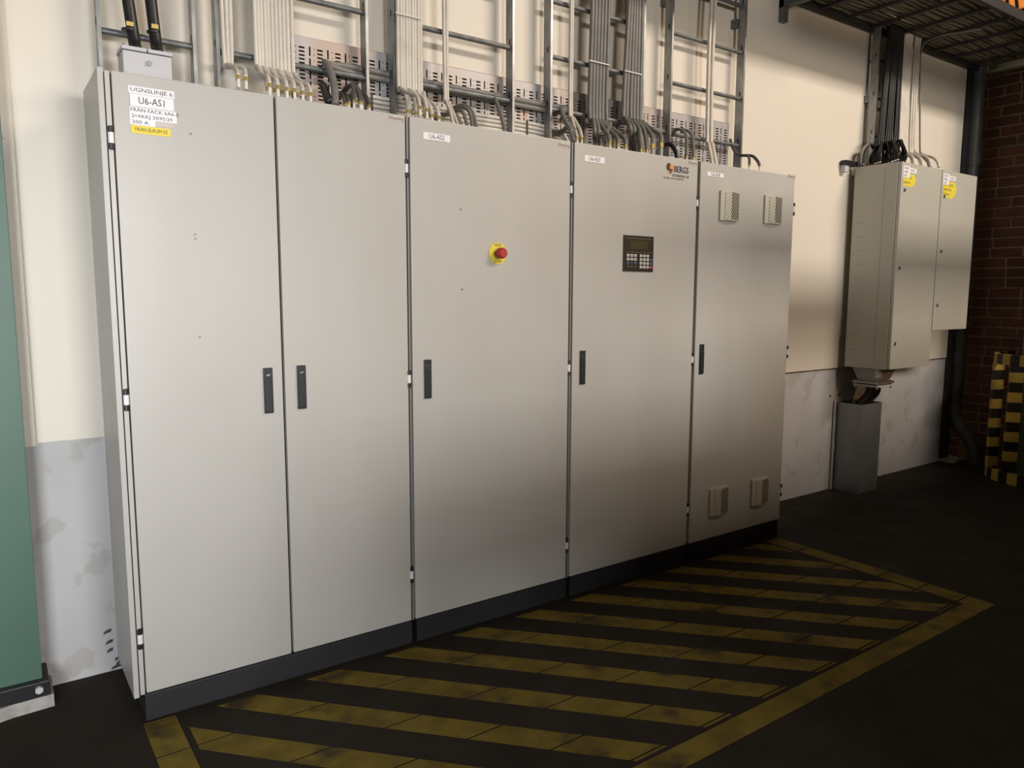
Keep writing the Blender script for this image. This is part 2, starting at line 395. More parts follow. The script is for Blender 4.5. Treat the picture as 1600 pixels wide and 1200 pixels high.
# company sticker
p = at(1047, 263, 0)
def disc(bm, cx, cz, rx, rz, y0, y1, n=18, a0=0, a1=2*PI):
    prism(bm, [(cx+rx*math.cos(a0+(a1-a0)*i/n), cz+rz*math.sin(a0+(a1-a0)*i/n)) for i in range(n)], 1, y0, y1)
bm = B(); disc(bm, p.x-.010, p.z+.006, .016, .019, -.0012, .0004)
prism(bm, [(p.x+.004, p.z-.028), (p.x+.022, p.z-.006), (p.x+.018, p.z+.006), (p.x-.006, p.z-.010)], 1, -.0011, .0004)
st = obj('logo_emblem', bm, 'ink', d4)
bm = B(); disc(bm, p.x+.009, p.z+.004, .013, .015, -.0018, -.0011)
prism(bm, [(p.x-.002, p.z-.002), (p.x+.017, p.z-.006), (p.x+.006, p.z-.018)], 1, -.0018, -.0012)
disc(bm, p.x-.008, p.z-.020, .007, .006, -.0016, .0004)
obj('emblem_flame', bm, 'orange', st)
q = at(1050.5, 264, 0)
text('BERGS', .044, 'ink', d4, q.x+.010, q.z, -.0012, 'LEFT', 0.84, name='logo_lettering')
text('BERGS', .044, 'ink', d4, q.x+.0120, q.z, -.0013, 'LEFT', 0.84, name='logo_lettering')
text('ENGINEERING AB', .0175, 'ink', d4, q.x, q.z-.030, -.0012, 'LEFT', 0.86, name='logo_lettering')
text('TEL 0000 - 000 00  INDUSTRI', .0125, 'ink', d4, q.x-.062, q.z-.046, -.0012, 'LEFT', 0.92, name='logo_lettering')
# operator panel
a = at(974, 367, 0); b = at(1019, 425, 0)
X0, X1, Z1, Z0 = a.x, b.x, a.z, b.z; W, H = X1-X0, Z1-Z0
op = obj('operator_panel', bx(X0, X1, -.006, .001, Z0, Z1, bev=.0015), 'panel', d4)
U = lambda u: X0+W*u
V = lambda v: Z1-H*v
obj('display_screen', bx(U(.20), U(.80), -.0068, -.0055, V(.38), V(.14)), 'lcd', op)
obj('trim_line', bx(U(.08), U(.95), -.0066, -.0055, V(.085), V(.078)), 'strip', op)
obj('trim_line', bx(U(.10), U(.92), -.0066, -.0055, V(.468), V(.462)), 'strip', op)
def keyb(u, v, m_):
    k_ = obj('key', bx(U(u)-W*.042, U(u)+W*.042, -.0078, -.0055, V(v)-H*.036, V(v)+H*.036, bev=.0008), m_, op)
    if m_ == 'key': obj('key_print', bx(U(u)-W*.012, U(u)+W*.014, -.0081, -.0077, V(v)-H*.012, V(v)+H*.012), 'ink', k_)
for j, v in enumerate((.555, .66, .765, .87)):
    for i, u in enumerate((.14, .26, .38)):
        keyb(u, v, ('key', 'key', 'key_blue' if i != 1 else 'key_green', 'key_green')[j])
    for i, u in enumerate((.57, .685, .80)): keyb(u, v, 'key')
    keyb(.915, v, ('panel', 'key_blue', 'key_blue', 'key_red')[j])

c4 = cabinet(2.659, 3.457, 'beige single-door cabinet with four louvred vent covers, U6-AS4 nameplate')
d5 = doors_of(c4, 2.666, 3.459, None, 0)
obj('side_cheek', bx(3.4575, 3.4625, 0.03, 0.343, ZB, ZT, bev=.001), 'paint', c4)
hinges(c4, 3.465, [at(1240.5, 327, 0).z, at(1229, 550, 0).z, at(1219, 766, 0).z])
handle(d5, 1091, 538, 1100, 584, logo=False)
badge(d5, 1237, 276)
pl, xc, zc, wd, hh = plate(d5, 1105, 268, 1130, 278); text('U6-AS4', .026, 'ink', pl, xc, zc, -.0024, 'CENTER', 0.85)
def vent(px0, py0, px1, py1):
    a, b = at(px0, py0, 0), at(px1, py1, 0); xc, zc = (a.x+b.x)/2, (a.z+b.z)/2; h = 0.076
    x0, x1, z0, z1 = xc-h, xc+h, zc-h, zc+h; xr = xc-0.010; dp = 0.027
    bm = B(); prism(bm, [(x0, .001), (x0, -.011), (xr, -dp), (x1, -.012), (x1, .001)], 2, z0, z1)
    v = obj('vent_cover', bm, 'vent', d5)
    def yface(x): return -dp+(x-xr)*(dp-.012)/(x1-xr) if x > xr else -.011+(x-x0)*(-dp+.011)/(xr-x0)
    def strips(xa, xb, sl, wd, raise_, pitch):
        bm = B()
        for i in range(-8, 20):
            za = z0+.006+i*pitch; zb = za+sl*(xb-xa)
            P = [(xa, za), (xb, zb), (xb, zb+wd), (xa, za+wd)]
            P = clip(clip(P, 1, z0+.006, True), 1, z1-.006, False)
            if len(P) < 3: continue
            A = [bm.verts.new((u, yface(u)-raise_, w_)) for u, w_ in P]; D = [bm.verts.new((u, yface(u)+.0006, w_)) for u, w_ in P]
            bm.faces.new(A); bm.faces.new(D[::-1])
            for j in range(len(P)): bm.faces.new((A[j], A[(j+1) % len(P)], D[(j+1) % len(P)], D[j]))
        return bm
    obj('vent_slots', strips(xr+.003, x1-.006, -.80, .0090, .0006, .0178), 'black', v, kind='stuff')
    obj('louvre_slats', strips(x0+.026, xr-.002, .70, .0105, .0045, .0178), 'vent', v, kind='stuff')
vent(1122, 300, 1154, 344); vent(1191, 307, 1221, 349); vent(1106, 761, 1137, 803); vent(1171, 747, 1200, 787)

# cable entry box on the first cabinet
p0, p1 = at(191, 74, .2), at(268, 90, .2)
X0, X1 = p0.x, p1.x
eb = thing('cable_entry_box', 'grey cast cable entry box standing on top of the widest cabinet', 'junction box', (X0, .2, ZT))
obj('body', bx(X0, X1, .2, .30, ZT+.002, 2.222, bev=.004), 'castgrey', eb)
obj('lid', bx(X0-.003, (X0+X1)/2-.002, .196, .304, 2.224, 2.236, bev=.002), 'castgrey', eb)
obj('lid', bx((X0+X1)/2+.002, X1+.003, .196, .304, 2.224, 2.236, bev=.002), 'castgrey', eb)
obj('cover_screw', cy(((X0+X1)/2+.003, .194, 2.19), ((X0+X1)/2+.003, .201, 2.19), .009, n=14), 'strip', eb)
for xx in (X0+.006, X1-.006, (X0+X1)/2-.01):
    obj('lid_bolt', cy((xx, .205, 2.236), (xx, .205, 2.244), .005, n=6), 'strip', eb)

# ------------------------------------------------------------------ cable ladders
def ladder(x0, x1, z0, z1, rz, label, group='galvanised wall ladders for cables', y0=0.345, y1=0.400):
    r = thing('cable_ladder', label, 'cable ladder', (x0, y0, z0), group)
    for s, x in ((1, x0), (1, x1-.012)):
        bm = B()
        prism(bm, [(x, y0), (x+s*.012, y0), (x+s*.012, y0+.003), (x+s*.003, y0+.003), (x+s*.003, y1-.003), (x+s*.012, y1-.003), (x+s*.012, y1), (x, y1)], 2, z0, z1)
        rail = obj('rail', bm, 'galv', r)
        for z in rz:
            obj('rail_slot', bx(x-.0012, x+.0002, y0+.020, y0+.028, z+.016, z+.040), 'black', rail)
    for z in rz:
        obj('rung', cy((x0+.004, y0+.024, z), (x1-.004, y0+.024, z), .0115, n=12), 'galv_dark', r)
    for s, x in ((1, x0), (-1, x1)):
        obj('wall_bracket', bx(min(x, x+s*.03), max(x, x+s*.03), y1-.001, WY+.001, z1-.5, z1-.45), 'galv_dark', r)
    return r
ladder(.021, .338, 1.90, 3.4, (2.319, 2.579, 2.839, 3.10), 'narrow galvanised cable ladder behind the two thick black cables')
ladder(.408, 1.014, 1.90, 3.4, (2.319, 2.577, 2.837, 3.10), 'galvanised cable ladder above the second door, carrying eleven white cables')
ladder(1.128, 1.752, 1.90, 3.4, (2.333, 2.573, 2.837, 3.10), 'galvanised cable ladder above the emergency stop cabinet')
ladder(1.965, 2.60, 1.90, 3.4, (2.33, 2.578, 2.835, 3.10), 'galvanised cable ladder carrying the two dark grey cable bundles')
ladder(2.80, 3.425, 1.90, 3.5, (2.318, 2.588, 2.850, 3.11, 3.37), 'galvanised cable ladder above the vented cabinet, carrying two white cables')
ladder(4.865, 5.30, 2.40, 3.285, (2.55, 2.81, 3.07), 'galvanised cable ladder rising from the wall boxes to the overhead ladder')

# perforated tray on the wall
TX0, TX1, TZ0, TZ1, TY = .70, 3.385, 2.06, 2.452, .418
tr = thing('cable_tray', 'perforated galvanised cable tray fixed along the wall above the cabinets', 'cable tray', (TX0, TY, TZ0))
bm = B()
def quad(x0, x1, z0, z1): bm.faces.new([bm.verts.new((x, TY, z)) for x, z in ((x0, z0), (x1, z0), (x1, z1), (x0, z1))])
def column(x0, x1, holes):
    z = TZ0
    for h0, h1 in holes:
        if h0 > z: quad(x0, x1, z, h0)
        z = h1
    quad(x0, x1, z, TZ1)
xx = TX0
hs = [(TZ1-.040-.0148*i-.0070, TZ1-.040-.0148*i) for i in range(23)][::-1]
hv = [(TZ1-.035-.045*i-.036, TZ1-.035-.045*i) for i in range(7)][::-1]
hd = [(TZ1-.040-.023*i-.004, TZ1-.040-.023*i) for i in range(14)][::-1]
while xx+.0765 < TX1:
    column(xx, xx+.010, []); column(xx+.010, xx+.0165, hv); column(xx+.0165, xx+.029, []); column(xx+.029, xx+.033, hd)
    column(xx+.033, xx+.044, []); column(xx+.044, xx+.068, hs); column(xx+.068, xx+.0765, []); xx += .0765
column(xx, TX1, [])
bmesh.ops.remove_doubles(bm, verts=bm.verts[:], dist=1e-5)
obj('perforated_plate', bm, 'tray', tr)
bm = B(); box(bm, TX0, TX1, TY, WY-.001, TZ1-.002, TZ1); box(bm, TX0, TX1, TY, WY-.001, TZ0, TZ0+.002); box(bm, TX0, TX0+.002, TY, WY-.001, TZ0, TZ1); box(bm, TX1-.002, TX1, TY, WY-.001, TZ0, TZ1)
obj('tray_flange', bm, 'tray', tr)
obj('slot_shade_sheet', bx(TX0+.003, TX1-.003, WY-.004, WY-.0012, TZ0+.003, TZ1-.003), 'black', tr)  # black sheet puts the shade behind the slots into colour

# ------------------------------------------------------------------ cables
def gland(c, p, nut='brass', body='sleeve', s=1.0, up=True):
    """cable gland standing on the cabinet roof below the cable's end"""
    z0 = p.z; s *= .72
    bm = cy((p.x, p.y, z0-.055*s), (p.x, p.y, z0-.010*s), .0085*s, n=10); g = obj('gland', bm, body, c)
    obj('gland_nut', cy((p.x, p.y, z0-.016*s), (p.x, p.y, z0+.003*s), .0125*s, .0105*s, n=6), nut, g)
def cable(P, r, m_, label, cat='cable', group=None, gl=None, n=8, k=6, s=1.0, ties=()):
    P = [Vector(p) for p in P]
    bm = B(); tube(bm, P, r, n, k)
    c = tag(obj('cable', bm, m_, None, loc=P[-1], smooth=True), label, cat, group)
    if gl: gland(c, P[-1], *gl, s=s)
    return c
YC = .332        # cables lie on the front of the rungs
def nth(i, n):
    w_ = ('leftmost', 'second', 'third', 'fourth', 'fifth', 'sixth', 'seventh', 'eighth', 'ninth', 'tenth')
    return 'leftmost' if i == 0 else 'rightmost' if i == n-1 else 'middle' if n == 3 else w_[i]+' from the left'
def down(x0, x1, y1, Y=YC):
    """points of a straight drop seen from the top of the frame (x at y=0) to (x1, y1)"""
    a, b = at(x0, 0, Y), at(x1, y1, Y)
    t = (3.25-b.z)/(a.z-b.z)
    top = b+(a-b)*t; top.y = Y
    return [top, b+(a-b)*(t*.5), b]

# two thick black cables into the entry box
for i, (xa, xb, bx_, by_) in enumerate(((199, 208, 202, 38), (235, 242, 241, 42))):
    P = down(xa, xb, 62, .305); e = P[-1].copy(); e.z = 2.238; e.y = .262; P[-1].z += .03
    c = cable(P+[e], .0195, 'bcable', ('thick black cable entering the left lid of the grey entry box', 'thick black cable entering the right lid of the grey entry box')[i], 'cable', n=14)
    p = at(bx_, by_, .286)
    obj('brass_tag', bx(p.x-.010, p.x+.012, .2775, .2835, p.z-.007, p.z+.007), 'brass', c)
    obj('cable_tie', cy((p.x, .304, p.z-.017), (p.x, .304, p.z-.011), .0225, n=14), 'black', c)

# white cables, first ladder bay: three
lab = 'white cable of the bundle of three on the second ladder'
for i, (x0, x1, gx, gy, gY) in enumerate(((346, 350, 372, 118, .10), (353, 356, 372, 121, .20), (359, 362, 384, 121, .10))):
    P = down(x0, x1, 84); P += [at(356+2*i, 101, .30), at(gx-4, 107, .2 if gY < .15 else .25), at(gx, gy, gY)]
    cable(P, .0078, 'wcable', nth(i, 3)+' white cable of the bundle of three on the second ladder', 'cable', 'three white cables on the second ladder', gl=('brass', 'sleeve'))
# white cables, second bundle: eleven
tx = [397, 402, 407, 413, 418, 424, 430, 436, 442, 448, 455]
gx2 = {0: (421, 137), 2: (434, 140), 4: (448, 143), 6: (460, 145), 8: (473, 149), 10: (485, 151)}
lab = 'white cable of the row of eleven beside the perforated tray end'
for i, x in enumerate(tx):
    yb = 88+i*1.2; P = down(x, x+3, yb)
    if i in gx2:
        gx, gy = gx2[i]
        P += [at(x+6, yb+16, .30), at((x+gx)/2+2, yb+29, .22), at(gx-3, gy-17, .14), at(gx, gy-6, .10)]
    else:
        P += [at(x+6, yb+18, .305), at(x+13, yb+32, .27), at(x+16, yb+48, .25)]
    cable(P, .0082, 'wcable', nth(i, 11)+' white cable of the eleven beside the perforated tray end', 'cable', 'eleven white cables on the second ladder', gl=('brass', 'sleeve'))
# third bundle: nine
tx = [621, 626, 630, 635, 639, 644, 648, 653, 657]
ge = {0: (656, 168), 3: (667, 172), 6: (675, 181), 8: (686, 184)}
lab = 'white cable of the row of nine above the emergency stop cabinet'
for i, x in enumerate(tx):
    yb = 124+i; P = down(x, x+1, yb)
    if i in ge:
        gx, gy = ge[i]
        P += [at(x+5, yb+13, .30), at(x+14 if i < 5 else x+9, yb+20 if i < 5 else yb+24, .24), at(gx-5, gy-18, .15), at(gx, gy-2, .09)]
    else:
        P += [at(x+4, yb+15, .305), at(x+9, yb+28, .27), at(x+11, yb+47, .24)]
    cable(P, .0082, 'wcable', nth(i, 9)+' white cable of the nine on the third ladder', 'cable', 'nine white cables on the third ladder', gl=('brass', 'sleeve'))
# pair further right
lab = 'white cable of the pair crossing the tray right of the nine'
for i, (x0, x1, gx, gy) in enumerate(((693, 695, 708, 196), (698, 699, 717, 199))):
    P = down(x0, x1, 142); P += [at(x1+3, 160, .30), at(x1+9, 176, .22), at(gx, gy, .11)]
    cable(P, .0075, 'wcable', nth(i, 2)+' white cable of the pair crossing the tray right of the nine', 'cable', 'two white cables on the third ladder', gl=('brass', 'sleeve'), s=.8)
# short cables arching out of the tray behind the emergency stop cabinet
lab = 'short grey cable arching from the tray into the emergency stop cabinet'
for (a_, b_, c_, d_) in (((686, 178), (702, 179), (714, 181), (722, 200)), ((694, 180), (714, 173), (724, 176), (731, 200)), ((700, 176), (719, 168), (733, 174), (739, 201)), ((702, 170), (724, 165), (738, 175), (745, 202)), ((655, 160), (664, 165), (672, 178), (690, 190))):
    P = [at(*a_, .385), at(*b_, .30), at(*c_, .20), at(*d_, .12)]
    cable(P, .0085, 'gcable', lab, 'cable', 'short arching cables over the emergency stop cabinet', gl=('brass', 'sleeve'), s=.8)
# white cables lying in the tray
lab = 'white cable of the stack of five lying along the tray bottom'
for i in range(5):
    z = 2.256-.0185*i
    P = [(.96, .398, z), (1.2, .400, z+.002), (1.5, .398, z-.001), (1.8, .400, z+.001), (1.98, .398, z-.004), (2.05, .36, z-.03), (2.06, .32, z-.08)]
    c = cable(P, .0086, 'wcable', ('topmost', 'second from top', 'middle', 'second from bottom', 'lowest')[i]+' white cable of five lying along the tray bottom', 'cable', 'five white cables along the tray')
for j, x in enumerate((1.045, 1.545, 1.86)):
    o = obj('cable_tie', bx(x-.004, x+.004, .3875, .3895, 2.170, 2.268), 'black', None, loc=(x, .388, 2.21)); tag(o, ('black cable tie round the white tray cables, nearest the second door', 'black cable tie round the white tray cables, at the third ladder', 'black cable tie round the white tray cables, just left of the fourth ladder')[j], 'cable tie', None)
# grey pair lying across the tray above the rungs
lab = 'grey cable of the pair lying across the perforated tray'
for i in range(2):
    z = 2.362-.024*i
    P = [at(508, 99+i*1.5, .372)+Vector((0, 0, 0)), (.98, .398, z), (1.25, .400, z-.003), (1.75, .400, z-.006), (1.95, .398, z-.008), (2.09, .37, z-.012), at(878, 172, .32), at(884, 190, .25), at(893+6*i, 205, .16)]
    cable(P, .0125, 'gcable', ('upper', 'lower')[i]+' grey cable of the pair lying across the perforated tray', 'cable', 'two grey cables across the tray', n=10)
# thick grey cable that comes off the end of that pair and drops into the first cabinet
cable([at(507, 98, .372), at(512, 102, .34), at(519, 120, .29), at(523, 140, .22), at(524, 163, .18)], .0150, 'gcable', 'thick grey cable dropping from the tray into the roof of the second door', 'cable', n=10)
cable([at(505, 134, .30), at(509, 146, .24), at(514, 160, .19)], .016, 'bcable', 'short black rubber sleeve leaning on the cabinet roof beside the thick grey cable', 'cable sleeve', n=10)
lab = 'dark cable of the tangle right of the thick grey cable'
for (a_, b_, c_, d_) in (((530, 152), (541, 137), (551, 135), (553, 157)), ((533, 150), (547, 134), (557, 138), (563, 159)), ((536, 147), (550, 132), (561, 142), (566, 160)), ((556, 141), (568, 146), (574, 155), (577, 165)), ((527, 146), (537, 147), (543, 150), (545, 160)), ((520, 150), (530, 146), (537, 152), (540, 163))):
    cable([at(*a_, .36), at(*b_, .28), at(*c_, .19), at(*d_, .12)], .0085, 'dcable', lab, 'cable', 'tangle of dark cables over the second door', gl=('brass', 'sleeve'), s=.8)
cable([at(772, 150, .375), at(779, 168, .30), at(785, 188, .2), at(789, 206, .12)], .0085, 'gcable', 'single grey cable dropping left of the third ladder right rail', 'cable', gl=('brass', 'sleeve'), s=.8)
# fourth ladder: one white, then two dark grey bundles
lab = 'white cable of the pair dropping on the fourth ladder'
for i, (x0, x1, gx, gy) in enumerate(((892, 890, 902, 214), (895, 893, 909, 215))):
    P = down(x0, x1, 172); P += [at(x1+3, 184, .29), at(gx-4, 200, .2), at(gx, gy, .10)]
    cable(P, .0075, 'wcable', nth(i, 2)+' white cable of the pair dropping on the fourth ladder', 'cable', 'two white cables on the fourth ladder', gl=('brass', 'sleeve'))
lab = 'greenish grey cable of the pair looping at the fourth ladder foot'
for i in range(2):
    cable([at(862, 206+4*i, .375), at(876, 206+3*i, .34), at(888, 198+2*i, .26), at(896-i*4, 207, .16), at(900-4*i, 219, .10)], .0095, 'gcable', ('upper', 'lower')[i]+' grey cable of the pair looping at the fourth ladder foot', 'cable', 'two looping cables at the fourth ladder')
lab = 'dark grey cable of the left bundle on the fourth ladder'
tx = [(926, 921), (931, 926), (936, 931), (941, 936), (946, 941), (951, 947)]
ends = [(931, 226, .22), (939, 228, .2), (953, 222, .09), (966, 225, .09), (978, 227, .09), (944, 230, .2)]
for i, ((x0, x1), (gx, gy, gY)) in enumerate(zip(tx, ends)):
    P = down(x0, x1, 176); P += [at(x1+6, 188+i, .30), at((x1+gx)/2+3, 203+i*.7, .22), at(gx-2, gy-10, gY+.04), at(gx, gy, gY)]
    cable(P, .0115, 'gcable', nth(i, 6)+' grey cable of the left grey bundle on the fourth ladder', 'cable', 'left dark grey bundle on the fourth ladder', gl=('brass', 'sleeve'), s=1.1)
lab = 'dark grey cable of the right bundle on the fourth ladder'
tx = [(983, 974), (987, 979), (991, 985), (995, 990), (999, 995), (1004, 1000)]
ends = [(986, 236, .25), (993, 238, .22), (1002, 233, .10), (1011, 234, .10), (1020, 226, .09), (1033, 224, .09)]
for i, ((x0, x1), (gx, gy, gY)) in enumerate(zip(tx, ends)):
    P = down(x0, x1, 172+i*1.5); P += [at(x1+4, 186+i, .305), at((x1+gx)/2+5, 200+i*.8, .22), at(gx-1, gy-13, gY+.03), at(gx, gy, gY)]
    cable(P, .0115, 'gcable', nth(i, 6)+' grey cable of the right grey bundle on the fourth ladder', 'cable', 'right dark grey bundle on the fourth ladder', gl=('brass', 'gland_grey' if i > 3 else 'sleeve'), s=1.7 if i > 3 else 1.0)
cable([at(1030, 236, .2), at(1040, 226, .17), at(1049, 227, .14), at(1056, 238, .11), at(1058, 249, .10)], .0115, 'bcable', 'black cable looping beside the large grey glands', 'cable', n=10)
lab = 'grey cable arching from behind the fifth ladder left rail'
for i, (gx, gy) in enumerate(((1073, 244), (1084, 246))):
    cable([at(1006, 199+3*i, .385), at(1042, 204+2*i, .38), at(1060+4*i, 202, .33), at(1072+9*i, 211, .22), at(gx, gy, .11)], .0085, 'gcable', nth(i, 2)+' of two grey cables arching from behind the fifth ladder left rail', 'cable', 'arching grey cables on the fifth ladder', gl=('brass', 'sleeve'), s=.8)
lab = 'white cable of the pair running down the fifth ladder'
for i, (x0, x1, gx, gy) in enumerate(((1113, 1105, 1113, 257), (1119, 1111, 1119, 259))):
    P = down(x0, x1, 212); P[1] += Vector((-.012, 0, 0)); P += [at(x1+2, 225, .28), at(gx-3, 240, .18), at(gx, gy, .12)]
    cable(P, .0105, 'wcable', nth(i, 2)+' white cable of the pair running down the fifth ladder', 'cable', 'two white cables on the fifth ladder', n=10)
cable([at(1141, 218, .385), at(1146, 233, .34), at(1153, 242, .26), at(1165, 243, .2), at(1176, 244, .15), at(1184, 252, .11), at(1187, 259, .10)], .0085, 'dcable', 'dark cable stepping out from the fifth ladder onto the vented cabinet roof', 'cable', gl=('brass', 'sleeve'), s=.7)
cable([at(1168, 243.5, .19), at(1170.5, 247, .14), at(1171, 258, .10)], .0075, 'dcable', 'short dark cable branching down onto the vented cabinet roof', 'cable', gl=('brass', 'sleeve'), s=.7)
# white ties round the bundles (one thing per tie line)
for nm, xa, xb, yy, lab in (('b3', 618, 659, 27, 'upper row of thin ties round the nine white cables'), ('b6', 921, 952, 99, 'white tie round the left dark grey bundle'), ('b7', 976, 1003, 114, 'white tie round the right dark grey bundle')):
    a_, b_ = at(xa, yy, .318), at(xb, yy+3, .318)
    o = obj('cable_tie', bx(a_.x, b_.x, .3165, .3195, b_.z-.002, b_.z+.004), 'tie', None, loc=(a_.x, .318, b_.z)); tag(o, lab, 'cable tie')

# ------------------------------------------------------------------ wall boxes on the right
BY, BB = .055, .385
XA, XM, XE = 4.71, 5.262, 5.80
ZTB, Z1B, Z2B = 2.318, .920, 1.176
wb1 = thing('wall_cabinet', 'taller grey wall box, nearer one, with plain side toward the cabinets', 'cabinet', (XA, BY, Z1B))
obj('body', bx(XA, XM-.001, BY+.024, BB, Z1B, ZTB, bev=.003), 'paint_box', wb1)
dA = obj('door', bx(XA+.004, XM-.005, BY, BY+.021, Z1B+.003, ZTB-.003, bev=.002), 'paint_box', wb1)
obj('door_gasket', bx(XA+.008, XM-.009, BY+.0205, BY+.0245, Z1B+.008, ZTB-.008), 'frame', wb1)
for py in (328, 350, 372, 394, 416, 438, 460, 482, 504, 526, 548):
    z = at(1335, py+20, .33).z
    if Z1B+.03 < z < ZTB-.1: obj('knockout_seam', bx(XA-.0008, XA+.001, .300, .345, z, z+.0015), 'frame', wb1)
obj('side_seam', bx(XA-.0008, XA+.001, .165, .168, Z1B+.03, ZTB-.03), 'strip', wb1)
wb2 = thing('wall_cabinet', 'shorter grey wall box, far one, beside the brick wall', 'cabinet', (XM, BY, Z2B))
obj('body', bx(XM+.001, XE, BY+.024, BB, Z2B, ZTB, bev=.003), 'paint_box', wb2)
dB = obj('door', bx(XM+.005, XE-.004, BY, BY+.021, Z2B+.003, ZTB-.003, bev=.002), 'paint_box', wb2)
obj('door_gasket', bx(XM+.009, XE-.008, BY+.0205, BY+.0245, Z2B+.008, ZTB-.008), 'frame', wb2)
def lock(door, px, py):
    p = at(px, py, BY); l_ = obj('lock', cy((p.x, BY-.004, p.z), (p.x, BY+.001, p.z), .013, n=14), 'strip', door)
    obj('key_slot', bx(p.x-.004, p.x+.009, BY-.005, BY-.0038, p.z-.009, p.z+.009), 'black', l_)
for q in ((1413, 297), (1405, 419), (1398, 537)): lock(dA, *q)
for q in ((1475, 307), (1470, 393), (1464, 477)): lock(dB, *q)
def sticker(door, px, py, w_, h_, m_, name='sticker', dy=.0012):
    p = at(px, py, BY); return obj(name, bx(p.x, p.x+w_, BY-dy, BY+.0005, p.z-h_, p.z), m_, door), p
for door, o_, yl in ((dA, (0, 0), (('FRÅN FACK', 'ELRUM 02'))), (dB, (62.5, 12.5), ('FRÅN FACK 6A', 'SKENA 200 A', 'ELRUM 02'))):
    s_, p = sticker(door, 1412+o_[0], 258+o_[1], .085, .078, 'label', dy=.0012)
    for i, t_ in enumerate(('UGNS', 'LINJE', '6-AS')): text(t_, .022, 'ink', s_, p.x+.006, p.z-.016-.024*i, BY-.0016, 'LEFT', 1.0)
    s_, p2 = sticker(door, 1420.5+o_[0], 262+o_[1], .10, .030, 'label', dy=.0010); text('U6-AS5' if door is dA else 'U6-AS6', .020, 'ink', s_, p2.x+.012, p2.z-.015, BY-.0014, 'LEFT', 1.0)
    k = len(yl); hh = .034*k+.012; wd = .17 if k == 2 else .205
    q = at(1411.5+o_[0], (271 if k == 2 else 270.5)+o_[1], BY)
    bm = B(); prism(bm, [(q.x, q.z), (q.x+wd*.8, q.z+.004), (q.x+wd, q.z-hh*.3), (q.x+wd*.92, q.z-hh*.7), (q.x+wd*.7, q.z-hh), (q.x+.01, q.z-hh*.97)], 1, BY-.0006, BY+.0004)
    ylab = obj('yellow_label', bm, 'yellow_lab', door)
    for i, t_ in enumerate(yl): text(t_, .025, 'ink', ylab, q.x+.008, q.z-.022-.033*i, BY-.0010, 'LEFT', .82)
# black rail end and mounting bar at the back of the nearer box
p = at(1325, 262, .40)
mr = thing('mounting_bracket', 'black mounting rail end sticking out behind the nearer wall box top', 'bracket', (4.62, .40, 2.30))
obj('rail_end', bx(4.60, 4.75, .388, .430, 2.330, 2.362, bev=.003), 'black', mr)
obj('rail_foot', bx(4.61, 4.66, .400, .438, 2.285, 2.330, bev=.003), 'castgrey', mr)
for zz in (1.15, 2.15):
    o = obj('spacer_bracket', bx(4.80, 5.70, BB, WY, zz+.05, zz+.09), 'galv_dark', None, loc=(4.8, .41, zz)); tag(o, 'spacer bar hidden behind the wall boxes, ' + ('upper' if zz > 2 else 'lower'), 'bracket')

# black bundle: sixteen cables down the sixth ladder and looping into the box
lab = 'black cable of the thick bundle dropping into the nearer wall box'
for i in range(20):
    row = i % 2; t = i/19
    x0, x1 = 1388+23*t, 1371+32*t
    Yc = .326-.018*row
    a_, b_ = at(x0, 60, Yc), at(x1, 222, Yc)
    top = Vector((a_.x+.03, Yc, 3.30)); e = Vector((4.75+.15*((i*7) % 20)/19, .35-.25*((i*3) % 20)/19, ZTB+.028))
    mid = b_*.45+e*.55; mid.z = max(b_.z-.035, e.z+.07)
    P = [top, a_, b_, mid+Vector((0, 0, .015)), e+Vector((0, 0, .045)), e]
    c = cable(P, .0095, 'bcable', lab, 'cable', 'black bundle into the nearer wall box', gl=('chrome' if i % 3 == 0 else 'black', 'black'), s=.8)
lab = 'grey cable arching out to the back corner of the nearer wall box'
for i in range(3):
    e = Vector((4.735+.05*i, .36-.02*i, ZTB+.02))
    cable([at(1375, 224, .34), at(1356+4*i, 226+2*i, .35), Vector((e.x+.01, e.y, e.z+.09)), e], .0095, 'gcable', nth(i, 3)+' of three grey cables arching to the back of the taller wall box', 'cable', 'grey cables arching to the nearer wall box', gl=('black', 'black'), s=.8)
lab = 'white cable of the flat row dropping into the taller wall box'
for i in range(9):
    t = i/8
    x0 = 1412.5+2.3*i if i < 6 else 1430+3.4*(i-6); x1 = x0-8.5
    a_, b_ = at(x0, 70, .326), at(x1, 224+3*t, .326)
    top = Vector((a_.x+.03, .326, 3.30)); e = Vector((4.96+.28*t, .16-.09*t+(.04 if i % 2 else 0), ZTB+.012))
    P = [top, a_, b_, b_*.68+e*.32+Vector((0, 0, -.012)), b_*.22+e*.78+Vector((0, 0, .030)), b_*.04+e*.96+Vector((0, 0, .022)), e]
    cable(P, .0100, 'wcable', nth(i, 9)+' of nine white cables dropping into the taller wall box', 'cable', 'flat row of white cables into the taller wall box')
# one white cable that turns up along the overhead ladder
a_ = at(1437, 220, .318); b_ = at(1438, 90, .318)
cable([Vector((5.165, .10, ZTB+.012)), Vector((5.16, .11, ZTB+.04)), a_*.35+Vector((5.15, .15, 2.375))*.65, a_*.85+Vector((5.15, .15, 2.375))*.15, at(1437.5, 150, .318), b_, at(1446, 66, .28), atz(1470, 56, 3.25), atz(1500, 51, 3.25), atz(1527, 46.5, 3.255), atz(1533, 45, 3.29)], .0065, 'gcable', 'thin pale cable turning from the wall onto the underside of the overhead ladder', 'cable')

